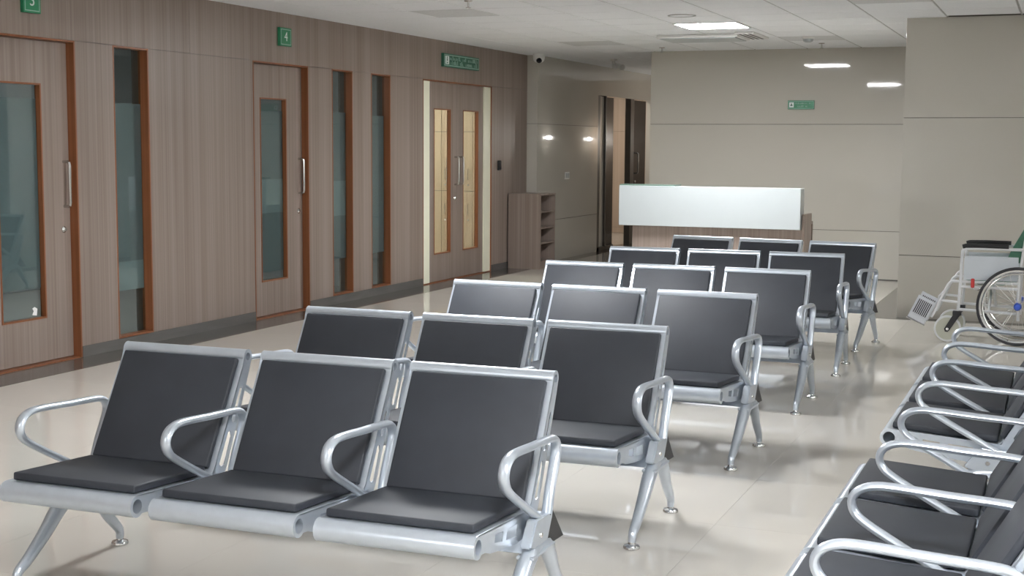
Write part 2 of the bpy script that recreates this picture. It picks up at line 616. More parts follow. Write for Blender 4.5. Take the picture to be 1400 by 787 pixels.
# ------------------------------------------------------------------ rooms behind the left wall
struct(boxes('wall_office', 'office', None, [
    (-10.1, -10.0, 4.8, 13.2, 0, 2.76), (-10.0, XL - 0.16, 4.7, 4.8, 0, 2.76), (-10.0, XL - 0.16, 13.05, 13.15, 0, 2.76)]),
    'dim grey walls of the offices behind the frosted slit windows')
struct(boxes('wall_store', 'paint', None, [(-9.6, -9.5, 13.15, 16.5, 0, 2.76), (-9.5, XL - 0.16, 13.151, 13.2, 0, 2.76)]),
       'pale side walls of the lit room behind the double door')
# built-in cupboards seen through the double door's glass
cb = struct(B('wall_cupboard', 'joint', None, -9.5, XL - 0.16, 16.43, 16.53, 0, 2.76), 'warm oak built-in cupboard wall behind double door')
cx = [-9.5, -9.05, -8.6, -8.15, -7.70, -7.25, XL - 0.16]
for a, b_ in zip(cx, cx[1:]):
    for z0, z1 in ((0.02, 0.94), (0.94, 1.715), (1.715, 2.755)):
        B('cupboard_door', 'laminate_warm', cb, a + 0.003, b_ - 0.003, 16.41, 16.43, z0 + 0.004, z1 - 0.004)
for x in (-7.64, -7.31, -7.19):
    for z in (0.70, 1.16):
        pipe('cupboard_handle', 'steel', cb, [(x, 16.41, z - 0.07), (x, 16.385, z - 0.065), (x, 16.385, z + 0.065), (x, 16.41, z + 0.07)], 0.006, 8, side=Vector((1, 0, 0)))
        bm = bmesh.new()
        lathe(bm, [(0, 0.012), (0.012, 0.012), (0.014, 0)], 12, Matrix.Translation((x, 16.41, z - 0.14)) @ Matrix.Rotation(R(90), 4, 'X'))
        link('cupboard_lock', bm, 'chrome', cb, True)

def room_lamp(loc, size, energy, color, label):
    r = tag(empty('room_lamp', loc), label, 'ceiling light')
    h = size / 2
    boxes('frame', 'white_plastic', r, [(-h - 0.02, h + 0.02, -h - 0.02, h + 0.02, 0.0, 0.03)])
    m = mat('room_lamp_diffuser', (0.9, 0.9, 0.9), 0.6, emit=color, estr=energy)
    B('diffuser', m, r, -h, h, -h, h, -0.008, 0.0)
room_lamp((-8.0, 14.9, 2.73), 0.6, 95.0, (1.0, 0.88, 0.72), 'warm square lamp in room behind double door')
room_lamp((-8.6, 9.5, 2.73), 0.5, 40.0, (0.95, 0.98, 1.0), 'added square fill lamp in the office behind slit windows')  # added lamp, no known fitting; lightens the view through the slit glass
def added_wall_lamp(y, z, label):  # unseen lamps added for corridor brightness, placed by spots reflected in its wall
    r = tag(empty('added_wall_lamp', (XW, y, z)), label, 'lamp', 'added corridor wall lamps')
    B('back_plate', 'steel', r, -0.02, -0.0005, -0.05, 0.05, -0.07, 0.07, 0.004)
    bm = bmesh.new()
    lathe(bm, [(0, 0.024), (0.012, 0.021), (0.021, 0.012), (0.024, 0.0), (0.021, -0.012), (0.012, -0.021), (0, -0.024)], 14, Matrix.Translation((-0.042, 0, 0)))
    link('globe', bm, mat('lamp_globe', (0.9, 0.9, 0.9), 0.4, emit=(1.0, 0.96, 0.9), estr=620.0), r, True)
added_wall_lamp(21.02, 1.673, 'small added globe lamp on the corridor wall just past the back wall corner')
added_wall_lamp(23.06, 1.663, 'small added globe lamp on the corridor wall near the oak end wall')
room_lamp((-7.6, 21.6, 2.66), 0.5, 45.0, (1.0, 0.92, 0.84), 'warm square lamp in the side corridor behind black doors')

# office furniture glimpsed low through the slit window
pd = tag(empty('drawer_pedestal', (-7.25, 9.95, 0)), 'pale grey office pedestal behind the slit window between doors 3 and 4', 'cabinet')
B('body', 'paint', pd, -0.21, 0.21, -0.25, 0.25, 0.03, 0.60, 0.004)
for z in (0.05, 0.24, 0.43):
    B('drawer', 'white_plastic', pd, -0.20, 0.20, -0.268, -0.251, z, z + 0.17, 0.003)
boxes('plinth', 'black', pd, [(-0.18, 0.18, -0.22, 0.22, 0.0, 0.03)])

# ------------------------------------------------------------------ beige wall beyond the laminate
def panels(name, label, x0, x1, y0, y1, face, rows, core_t=0.10, cols=None):
    """stone-like panel wall: core plus one panel per row; face '+x', '-y' """
    g = 0.0025
    if face == '-y':
        w = struct(B(name, 'joint', None, x0, x1, y0 + 0.012, y0 + core_t, 0, ZC + 0.02), label)
        cs = cols or [x0, x1]
        for a, b_ in zip(cs, cs[1:]):
            for z0, z1 in zip(rows, rows[1:]):
                B('wall_panel', 'beige', w, a + (g if a > x0 else 0), b_ - (g if b_ < x1 else 0), y0, y0 + 0.012, z0 + (g if z0 else 0), z1 - g, 0.001)
    else:
        w = struct(B(name, 'joint', None, x0 - core_t, x0 - 0.012, y0, y1, 0, ZC + 0.02), label)
        cs = cols or [y0, y1]
        for a, b_ in zip(cs, cs[1:]):
            for z0, z1 in zip(rows, rows[1:]):
                B('wall_panel', 'beige', w, x0 - 0.012, x0, a + (g if a > y0 else 0), b_ - (g if b_ < y1 else 0), z0 + (g if z0 else 0), z1 - g, 0.001)
    return w
ROWS = [0, J2, J1, ZC + 0.0025]
wcorr = panels('wall_corridor', 'beige panelled corridor wall past the laminate wall', XB, XB, YE + 0.012, 19.0, '+x', [0, 0.552, 1.822, ZC + 0.0025], 0.26)
for z0, z1 in ((0, 0.552), (0.552, 1.822), (1.822, ZC + 0.0025)):
    B('end_panel', 'beige', wcorr, XL + 0.0, XB, YE, YE + 0.012, z0 + (0.0025 if z0 else 0), z1 - 0.0025, 0.001)
panels('wall_back', 'beige glossy back wall behind the reception counter', XW, XC + 0.02, YB, YB, '-y', ROWS)
panels('wall_column', 'beige glossy projecting wall behind the wheelchair', XC, XR, YC, YC, '-y', ROWS, 0.2)
struct(B('wall_column_side', 'beige', None, XC, XC + 0.1, YC + 0.2, YB, 0, ZC + 0.02), 'beige side of the projecting wall')
struct(B('wall_corridor_right', 'beige', None, XW, XW + 0.1, YB + 0.1, 23.4, 0, ZC + 0.02), 'beige side wall of the corridor past reception')
struct(B('baseboard_back', 'skirting', None, XW, XC, YB - 0.006, YB - 0.0005, 0.0012, 0.012), 'thin dark skirting under the back wall')
struct(B('wall_right', 'paint', None, XR, XR + 0.1, YF, YC, 0, 2.76), 'plain pale right wall')
struct(B('wall_front', 'paint', None, XL, XR, YF - 0.1, YF, 0, 2.76), 'plain pale wall at the entrance end')

# black door set in the beige corridor wall
header = struct(boxes('wall_corridor_header', 'beige', None, [(XB - 0.26, XB, 19.0, 22.4, 2.275, ZC + 0.02), (XB - 0.26, XB, 22.3, 23.3, 0, 2.275)]),
                'beige wall over the black doors')
bd = struct(empty('door_4'), 'black framed door set with a leaf standing open in the corridor wall')
xo = XB - 0.02
boxes('frame_post', 'darkframe', bd, [(xo - 0.09, xo, 19.0, 19.16, 0, 2.275)])
B('side_panel', 'beige', bd, xo - 0.07, xo - 0.03, 19.16, 19.42, 0.05, 2.27)
boxes('frame_post', 'darkframe', bd, [(xo - 0.09, xo, 19.42, 19.46, 0, 2.275)])
lfA = boxes('door_leaf', 'darkdoor', bd, [(xo - 0.06, xo - 0.015, 19.46, 19.83, 0.015, 2.262)])
boxes('frame_post', 'darkframe', bd, [(xo - 0.09, xo, 20.66, 20.84, 0, 2.275)])
lfB = boxes('door_leaf', 'darkdoor', bd, [(xo - 0.06, xo - 0.015, 20.84, 21.52, 0.015, 2.262)])
pull(lfB, 20.96, 1.10, 1.45, xo - 0.015)
lock(lfB, 20.97, 0.98, xo - 0.015)
boxes('sill_plate', 'darkframe', bd, [(xo - 0.09, xo, 19.0, 19.84, 0.0006, 0.05)])
ec = struct(B('wall_corridor_end', 'joint', None, -9.5, XW, 23.33, 23.45, 0, 2.76), 'warm oak panelled wall at the corridor end')
ex = [-9.5, -8.7, -7.9, -7.1, -6.3, -5.5, XW]
for a, b_ in zip(ex, ex[1:]):
    for z0, z1 in ((0.0, 0.10), (0.10, 1.80), (1.80, 2.69)):
        B('wall_panel', 'laminate_warm', ec, a + 0.002, b_ - 0.002, 23.31, 23.33, z0 + 0.002, z1 - 0.002)
struct(boxes('wall_side_corridor', 'paint', None, [(-9.6, -9.5, 18.2, 23.4, 0, 2.76), (-9.5, XB - 0.27, 18.2, 18.3, 0, 2.76)]), 'pale walls of the side corridor')

# wall-mounted bits
rd = tag(empty('card_reader', (XL, 15.60, 1.295)), 'small black card reader beside the double door', 'card reader')
B('body', 'black', rd, 0.0005, 0.022, -0.045, 0.045, -0.06, 0.06, 0.008, 2)
B('face_plate', 'darkdoor', rd, 0.022, 0.024, -0.034, 0.034, -0.045, 0.048)
sw = tag(empty('wall_switch', (XB, 17.68, 1.135)), 'white switch plate on the beige corridor wall', 'switch')
B('plate', 'white_plastic', sw, 0.0005, 0.012, -0.085, 0.085, -0.05, 0.05, 0.004)
for k in (-0.04, 0.04):
    B('rocker', 'white', sw, 0.012, 0.017, k - 0.028, k + 0.028, -0.033, 0.033, 0.003)

def strokes(bm, u0, u1, v, h, to3, words, rng):
    """small letter-like strokes (lettering too blurred to read)"""
    tot = sum(words) + 1.6 * (len(words) - 1)
    w = (u1 - u0) / tot
    u = u0
    for n in words:
        for k in range(n):
            hh = h * rng.choice((0.62, 0.62, 0.7, 1.0))
            kind = rng.randrange(3)
            segs = [(u + 0.1 * w, u + 0.36 * w, v, v + hh)]
            if kind != 0:
                segs.append((u + 0.1 * w, u + 0.8 * w, v + (0 if kind == 1 else hh * 0.78), v + (hh * 0.22 if kind == 1 else hh)))
            if kind == 2:
                segs.append((u + 0.58 * w, u + 0.82 * w, v, v + hh * 0.8))
            for a, b_, c, d in segs:
                to3(bm, a, b_, c, d)
            u += w
        u += 1.6 * w

def number_sign(d, y0, y1, z0, z1, label):
    r = tag(empty('door_number_sign', (XL, (y0 + y1) / 2, (z0 + z1) / 2)), label, 'sign', 'green door number signs')
    hy, hz = (y1 - y0) / 2, (z1 - z0) / 2
    B('board', 'green', r, 0.0005, 0.03, -hy, hy, -hz, hz, 0.002)
    a, t = 0.012, 0.006
    boxes('border_line', 'sign_pale', r, [
        (0.03, 0.031, -hy + a, hy - a, hz - a - t, hz - a), (0.03, 0.031, -hy + a, hy - a, -hz + a, -hz + a + t),
        (0.03, 0.031, -hy + a, -hy + a + t, -hz + a + t, hz - a - t), (0.03, 0.031, hy - a - t, hy - a, -hz + a + t, hz - a - t)])
    text_mesh('numeral', d, 0.115, 'sign_white', r,
              Matrix.Translation((0.031, 0, 0)) @ Matrix(((0, 0, 1, 0), (1, 0, 0, 0), (0, 1, 0, 0), (0, 0, 0, 1))), 0.001)
    return r
number_sign('3', 7.325, 7.49, 2.405, 2.57, 'green sign showing white 3, above the door before a single slit window')
number_sign('4', 10.53, 10.72, 2.405, 2.565, 'green sign showing white 4, above the door beside two slit windows')

s1 = tag(empty('room_sign', (XL, 14.42, 2.485)), 'long green lettered sign above the double door', 'sign')
B('board', 'green_dark', s1, 0.0005, 0.035, -0.49, 0.49, -0.074, 0.074, 0.002)
boxes('border_line', 'sign_pale', s1, [(0.035, 0.036, -0.48, 0.48, 0.052, 0.062), (0.035, 0.036, -0.48, 0.48, -0.062, -0.052),
                                       (0.035, 0.036, -0.48, -0.47, -0.052, 0.052), (0.035, 0.036, 0.47, 0.48, -0.052, 0.052)])
pc = B('pictogram_panel', 'sign_white', s1, 0.035, 0.037, -0.455, -0.355, -0.045, 0.046)
bm = bmesh.new()
lathe(bm, [(0, 0.001), (0.010, 0.001), (0.010, 0)], 12, Matrix.Translation((0.037, -0.405, 0.030)) @ Matrix.Rotation(R(90), 4, 'Y'))
box(bm, 0.037, 0.038, -0.415, -0.395, -0.008, 0.019)
box(bm, 0.037, 0.038, -0.42, -0.39, -0.034, -0.022)
link('pictogram', bm, 'green_dark', pc)
bm = bmesh.new()
rng = random.Random(3)
def t_x(bm, a, b_, c, d):
    box(bm, 0.035, 0.037, a, b_, c, d)
strokes(bm, -0.335, 0.46, 0.005, 0.042, t_x, [9, 3, 9], rng)
strokes(bm, -0.31, 0.44, -0.046, 0.046, t_x, [6, 3, 6, 3], rng)
link('lettering', bm, 'sign_pale', s1)['kind'] = 'stuff'

s2 = tag(empty('wall_sign', (-2.982, YB, 2.04)), 'green lettered sign on the back wall over the counter', 'sign')
B('board', 'green', s2, -0.155, 0.155, -0.02, -0.0005, -0.052, 0.052, 0.002)
boxes('border_line', 'sign_pale', s2, [(-0.15, 0.15, -0.021, -0.02, 0.040, 0.045), (-0.15, 0.15, -0.021, -0.02, -0.045, -0.040),
                                       (-0.15, -0.146, -0.021, -0.02, -0.04, 0.04), (0.146, 0.15, -0.021, -0.02, -0.04, 0.04)])
pc = B('pictogram_panel', 'sign_white', s2, -0.138, -0.084, -0.022, -0.02, -0.030, 0.030)
bm = bmesh.new()
prism(bm, [(-0.128, -0.012), (-0.094, -0.012), (-0.105, 0.004), (-0.109, 0.02), (-0.113, 0.02), (-0.117, 0.004)], -0.0232, -0.022, 1)
link('pictogram', bm, 'green_dark', pc)
bm = bmesh.new()
def t_y(bm, a, b_, c, d):
    box(bm, a, b_, -0.0215, -0.02, c, d)
strokes(bm, -0.07, 0.12, 0.010, 0.020, t_y, [12, 2], rng)
strokes(bm, -0.04, 0.08, -0.026, 0.022, t_y, [5, 2], rng)
link('lettering', bm, 'sign_pale', s2)['kind'] = 'stuff'

# ------------------------------------------------------------------ low open shelf cabinet by the laminate wall
sc = tag(empty('shelf_cabinet', (XL + 0.002, 15.87, 0)), 'low wood laminate cabinet with open shelves standing past double door', 'cabinet')
dp, wd, ht = 0.455, 0.53, 0.94
xs = 0.02
B('side_panel', 'laminate', sc, xs, dp, 0, 0.02, 0.0, ht - 0.02, 0.001)
B('side_panel', 'laminate', sc, xs, dp, wd - 0.02, wd, 0.0, ht - 0.02, 0.001)
B('top', 'laminate', sc, xs, dp + 0.004, -0.002, wd + 0.002, ht - 0.02, ht, 0.001)
B('back_panel', 'laminate', sc, xs, xs + 0.012, 0.02, wd - 0.02, 0.0, ht - 0.02)
for z in (0.10, 0.33, 0.52, 0.72):
    B('shelf', 'laminate', sc, xs + 0.012, dp - 0.01, 0.02, wd - 0.02, z - 0.018, z, 0.001)
B('plinth', 'laminate', sc, dp - 0.04, dp - 0.02, 0.02, wd - 0.02, 0.0, 0.082)

# ------------------------------------------------------------------ reception counter
rc = tag(empty('reception_counter', (-3.45, 13.8, 0)), 'reception counter with bright white front band over wood laminate base', 'counter')
ft = B('white_front', 'white', rc, -0.955, 0.955, 0.0, 0.20, 0.712, 1.128, 0.003)
B('glass_top', 'glasstop', ft, -0.958, -0.36, 0.03, 0.30, 1.130, 1.142, 0.002)
B('base_panel', 'laminate', rc, -0.82, 0.96, 0.06, 0.09, 0.0, 0.712)
B('end_panel', 'laminate', rc, -0.82, -0.79, 0.09, 0.72, 0.0, 0.80)
B('end_panel', 'laminate', rc, 0.962, 0.99, 0.06, 0.46, 0.0, 0.866, 0.002)
B('desk_top', 'laminate', rc, -0.79, 0.96, 0.20, 0.72, 0.74, 0.77)
B('modesty_panel', 'laminate', rc, -0.79, 0.96, 0.70, 0.72, 0.0, 0.74)

# ------------------------------------------------------------------ ceiling fittings
ac = tag(empty('air_diffuser', (-3.57, 14.24, ZC)), 'ceiling air conditioning unit with slotted grille beside lit panel', 'air conditioner')
B('body', 'white_plastic', ac, -0.50, 0.36, -0.29, 0.29, -0.035, 0.0, 0.006)
B('cover', 'white', ac, -0.47, 0.33, -0.26, 0.26, -0.045, -0.035, 0.004)
g_ = B('grille_frame', 'white_plastic', ac, 0.362, 0.56, -0.45, 0.29, -0.022, 0.0, 0.004)
for k in range(3):
    x = 0.395 + k * 0.05
    B('slot', 'black', g_, x, x + 0.022, -0.42, 0.26, -0.024, -0.021)

def sprinkler(x, y, label):
    r = tag(empty('sprinkler', (x, y, ZC)), label, 'sprinkler', 'ceiling sprinkler heads')
    bm = bmesh.new()
    lathe(bm, [(0, -0.006), (0.03, -0.006), (0.035, 0)], 16)
    link('escutcheon', bm, 'steel', r, True)
    bm = bmesh.new()
    lathe(bm, [(0.008, -0.006), (0.008, -0.05), (0.022, -0.055), (0.022, -0.059), (0, -0.059)], 12)
    link('head', bm, 'steel', r, True)
sprinkler(-4.51, 15.70, 'small ceiling sprinkler near the corridor mouth')
sprinkler(-2.63, 15.56, 'small ceiling sprinkler next to the smoke detector')
sprinkler(-4.55, 10.20, 'small ceiling sprinkler above the bench rows')

sm = tag(empty('smoke_detector', (-2.62, 14.66, ZC)), 'round white smoke detector on a grey ceiling tile', 'smoke detector')
bm = bmesh.new()
lathe(bm, [(0.065, 0), (0.065, -0.012), (0.055, -0.02)], 20)
link('base', bm, 'white_plastic', sm, True)
bm = bmesh.new()
lathe(bm, [(0.055, -0.02), (0.05, -0.045), (0.03, -0.055), (0, -0.056)], 20)
link('chamber', bm, 'white', sm, True)

sk = tag(empty('ceiling_speaker', (-3.25, 11.93, ZC)), 'round flush white ceiling speaker ahead of lit panel', 'speaker')
bm = bmesh.new()
lathe(bm, [(0.125, 0), (0.125, -0.007), (0.108, -0.007), (0.108, 0)], 28, close=True)
link('rim', bm, 'tbar', sk, True)
bm = bmesh.new()
lathe(bm, [(0.108, 0.0), (0.108, -0.004), (0, -0.005)], 28)
link('grille', bm, 'tile', sk, True)

dc = tag(empty('dome_camera', (-6.29, 16.30, ZC)), 'white dome security camera on ceiling at the end of laminate wall', 'camera')
bm = bmesh.new()
lathe(bm, [(0, 0), (0.075, 0), (0.078, -0.02), (0.074, -0.06), (0.06, -0.075)], 24)
link('housing', bm, 'white_plastic', dc, True)
bm = bmesh.new()
lathe(bm, [(0.074, -0.06), (0.068, -0.085), (0.045, -0.108), (0.0, -0.118)], 20)
dm = link('dome', bm, 'white_plastic', dc, True)
bm = bmesh.new()
lathe(bm, [(0, 0.03), (0.022, 0.028), (0.034, 0.015), (0.038, 0.0), (0, -0.005)], 16, Matrix.Translation((0.02, -0.045, -0.085)) @ Matrix.Rotation(R(125), 4, 'X'))
link('lens', bm, 'darkdoor', dm, True)

bc = tag(empty('bullet_camera', (-5.72, 17.6, ZC), R(-40)), 'white bullet camera hanging from the corridor ceiling', 'camera')
bm = bmesh.new()
lathe(bm, [(0, 0), (0.05, 0), (0.05, -0.02), (0.02, -0.03), (0.02, -0.09), (0, -0.09)], 16)
link('mount', bm, 'white_plastic', bc, True)
pipe('barrel', 'white_plastic', bc, [(0.02, 0, -0.09), (0.22, 0, -0.12)], 0.04, 14)

# ------------------------------------------------------------------ three-seat benches
SW = 0.532           # seat width
def pt(*a):
    return [Vector((0, p[0], p[1])) for p in a]

def seat_part(parent, xc):
    h = SW / 2
    bm = bmesh.new()
    TF, TB = (-0.072, 0.365), (0.603, 0.762)
    # front and top rolled tubes (open ends)
    for (cy, cz), ro, ri in ((TF, 0.036, 0.025), (TB, 0.026, 0.016)):
        Mx = Matrix.Translation((xc - h, cy, cz)) @ Matrix.Rotation(R(90), 4, 'Y')
        lathe(bm, [(ro, 0.004), (ro, SW - 0.004), (ri, SW - 0.004), (ri, 0.004)], 22, Mx, True)
    # sheet of seat and back
    prof_top = [(-0.072, 0.401), (0.30, 0.374), (0.345, 0.374), (0.372, 0.392), (0.572, 0.742), (0.583, 0.770)]
    prof_bot = [(p[0] + (0.003 if i > 2 else 0), p[1] - (0.003 if i <= 2 else 0.002)) for i, p in enumerate(prof_top)]
    prism(bm, prof_top + prof_bot[::-1], xc - h, xc + h, 0)
    # side plates
    seat_out = [(0.30, 0.378), (0.395, 0.370), (0.40, 0.31), (0.37, 0.295), (0.24, 0.292), (0.12, 0.306), (0.02, 0.322), (-0.02, 0.335), (-0.040, 0.337)] \
        + arc(TF[0], TF[1], 0.0365, -50, -270, 14)
    seat_holes = [arc(TF[0], TF[1], 0.024, 0, 345, 15), [(0.055, 0.345), (0.12, 0.332), (0.128, 0.362), (0.062, 0.369)],
                  [(0.150, 0.327), (0.245, 0.315), (0.256, 0.352), (0.160, 0.360)]]
    d = Vector((0.495, 0.869))
    nn = Vector((0.869, -0.495))
    b0 = Vector((0.369, 0.376))
    def q(s, t):
        p = b0 + d * s + nn * t
        return (p.x, p.y)
    back_out = [q(-0.01, -0.004), q(0.40, -0.004)] + [q(a_, b_) for a_, b_ in arc(0.4513, 0.0123, 0.0265, -110, 90, 12)] + [q(0.41, 0.044), q(0.30, 0.052), q(0.15, 0.062), q(0.04, 0.068), q(-0.045, 0.06), q(-0.06, 0.02)]
    back_holes = [[q(a_, b_) for a_, b_ in arc(0.4513, 0.0123, 0.0145, 0, 345, 12)], [q(0.21, 0.018), q(0.33, 0.016), q(0.345, 0.026), q(0.33, 0.034), q(0.21, 0.040), q(0.20, 0.029)],
                  [q(0.04, 0.018), q(0.16, 0.018), q(0.17, 0.03), q(0.155, 0.044), q(0.05, 0.05), q(0.035, 0.034)]]
    for s in (-1, 1):
        x0 = xc + s * h
        x1 = x0 - s * 0.004
        plate(bm, seat_out, seat_holes, x0, x1)
        plate(bm, back_out, back_holes, x0, x1)
    # front flange of the back that borders the pad
    for s in (-1, 1):
        xa, xb = sorted((xc + s * h, xc + s * (h - 0.022)))
        prism(bm, [q(-0.01, -0.006), q(0.435, -0.006), q(0.435, 0.0), q(-0.01, 0.0)], xa, xb, 0)
    sh = link('seat_shell', bm, 'silver', parent, True)
    # pads
    hw = h - 0.019
    def pad(name, p0, p1, nrm, th):
        p0, p1, nrm = Vector(p0), Vector(p1), Vector(nrm).normalized()
        L = (p1 - p0).length
        dd_ = (p1 - p0).normalized()
        Mx = Matrix(((1, 0, 0, xc), (0, dd_.x, nrm.x, p0.x), (0, dd_.y, nrm.y, p0.y), (0, 0, 0, 1)))
        bm = bmesh.new()
        box(bm, -hw, hw, 0, L, 0, th, 0.007, None, 3)
        for v in bm.verts:
            if v.co.z > th * 0.9:      # slight crown
                u, w = v.co.x / hw, v.co.y / L * 2 - 1
                v.co.z += 0.003 * (1 - u * u) * (1 - w * w)
            v.co = Mx @ v.co
        link(name, bm, 'pad', sh, True)
    pad('seat_pad', (-0.062, 0.402), (0.345, 0.377), (0.065, 1.0), 0.027)
    pad('back_pad', q(0.012, -0.006), q(0.430, -0.006), (-0.869, 0.495), 0.022)
    return sh

ARM = [(0.425, 0.335), (0.455, 0.42), (0.505, 0.515), (0.512, 0.553), (0.490, 0.580), (0.44, 0.590), (0.30, 0.597), (0.16, 0.606),
       (0.095, 0.604), (0.055, 0.586), (0.040, 0.555), (0.052, 0.522), (0.085, 0.495), (0.16, 0.452), (0.26, 0.398), (0.345, 0.352)]

def arm_part(parent, xa):
    bm = bmesh.new()
    P = [Vector((xa, v.y, v.z)) for v in smooth_path([(0, a, b_) for a, b_ in ARM], 4)]
    n = len(P)
    rb = [0.019 - 0.004 * max(0, (i - n * 0.72) / (n * 0.28)) for i in range(n)]
    sweep(bm, P, 0.0125, rb, 12, Vector((1, 0, 0)))
    a = link('armrest', bm, 'silver', parent, True)
    bm = bmesh.new()
    prism(bm, [(0.225, 0.283), (0.288, 0.362), (0.39, 0.354), (0.438, 0.344), (0.378, 0.250), (0.30, 0.260)], xa - 0.018, xa + 0.018, 0)
    bmesh.ops.bevel(bm, geom=bm.edges[:], offset=0.005, segments=2, affect='EDGES')
    br = link('arm_bracket', bm, 'silver', a, True)
    for sg in (-1, 1):
        bm = bmesh.new()
        lathe(bm, [(0, 0.008), (0.008, 0.008), (0.010, 0.005), (0.010, 0)], 10,
              Matrix.Translation((xa + sg * 0.018, 0.315, 0.306)) @ Matrix.Rotation(R(90 * sg), 4, 'Y'))
        link('bolt', bm, 'chrome', a, True)
    return a

def leg_part(parent, xa, front):
    bm = bmesh.new()
    if front:
        pts = [(0.335, 0.262), (0.27, 0.252), (0.215, 0.215), (0.15, 0.155), (0.06, 0.085), (0.012, 0.055), (0.0, 0.022)]
        rr = [0.022, 0.031, 0.030, 0.026, 0.021, 0.018, 0.015]
        fy = 0.0
    else:
        pts = [(0.335, 0.262), (0.41, 0.250), (0.455, 0.20), (0.50, 0.135), (0.555, 0.075), (0.572, 0.05), (0.572, 0.022)]
        rr = [0.022, 0.028, 0.026, 0.022, 0.019, 0.017, 0.015]
        fy = 0.572
    P = [Vector((xa, v.y, v.z)) for v in smooth_path([(0, a, b_) for a, b_ in pts], 4)]
    n = len(P)
    def rad(i):
        t = i / (n - 1) * (len(rr) - 1)
        k = min(int(t), len(rr) - 2)
        return rr[k] + (rr[k + 1] - rr[k]) * (t - k)
    sweep(bm, P, [rad(i) for i in range(n)], [rad(i) * 0.95 for i in range(n)], 12, Vector((1, 0, 0)))
    l = link('leg', bm, 'silver', parent, True)
    bm = bmesh.new()
    lathe(bm, [(0, 0.026), (0.012, 0.026), (0.014, 0.018), (0.030, 0.012), (0.033, 0.006), (0.033, 0.0005), (0, 0.0005)], 20, Matrix.Translation((xa, fy, 0)))
    link('foot_glide', bm, 'chrome', l, True)
    return l

def make_bench():
    r = empty('waiting_bench')
    for k in (-1, 0, 1):
        seat_part(r, 0.6 * k)
    for k in range(4):
        arm_part(r, -0.9 + 0.6 * k)
    bm = bmesh.new()
    tri = [(0.235, 0.262), (0.540, 0.248), (0.440, 0.350)]
    prism(bm, tri, -0.900, 0.900, 0)
    bmesh.ops.bevel(bm, geom=bm.edges[:], offset=0.004, segments=1, affect='EDGES')
    be = link('beam', bm, 'silver', r)
    for s in (-1, 1):
        bm = bmesh.new()
        x0, x1 = sorted((s * 0.900, s * 0.9165))
        prism(bm, [(0.232, 0.258), (0.547, 0.244), (0.441, 0.356)], x0, x1, 0)
        link('end_cap', bm, 'black', be)
        bm = bmesh.new()
        box(bm, s * 0.9 - 0.03, s * 0.9 + 0.03, 0.225, 0.43, 0.245, 0.257, 0.003)
        link('leg_plate', bm, 'silver', r)
        leg_part(r, s * 0.9, True)
        leg_part(r, s * 0.9, False)
    return r

def copy_tree(o, parent=None):
    c = o.copy()
    COL.objects.link(c)
    if parent:
        c.parent = parent
    for ch in list(o.children):
        copy_tree(ch, c)
    return c

BL = 'three-seat silver bench with black pads, '
spots = [
    (-2.425, 3.635, 1.0, BL + 'sixth row counted from the reception counter'),
    (-2.400, 4.915, 0.5, BL + 'fifth row counted from the reception counter'),
    (-2.345, 6.370, -1.5, BL + 'fourth row counted from the reception counter'),
    (-2.313, 7.835, 0.5, BL + 'third row counted from the reception counter'),
    (-2.310, 9.260, 2.0, BL + 'second row counted from the reception counter'),
    (-2.345, 10.62, -8.0, BL + 'row standing next to the reception counter'),
    (-0.565, 6.520, -90, BL + 'side-on to the rows, next to wheelchair'),
    (-0.565, 4.120, -90, BL + 'side-on to the rows, away from wheelchair'),
]
proto = make_bench()
for i, (x, y, a, lab) in enumerate(spots):
    o = proto if i == 0 else copy_tree(proto)
    o.location = (x, y, 0.0008)
    o.rotation_euler = (0, 0, R(a))
    tag(o, lab, 'bench', 'waiting room benches')

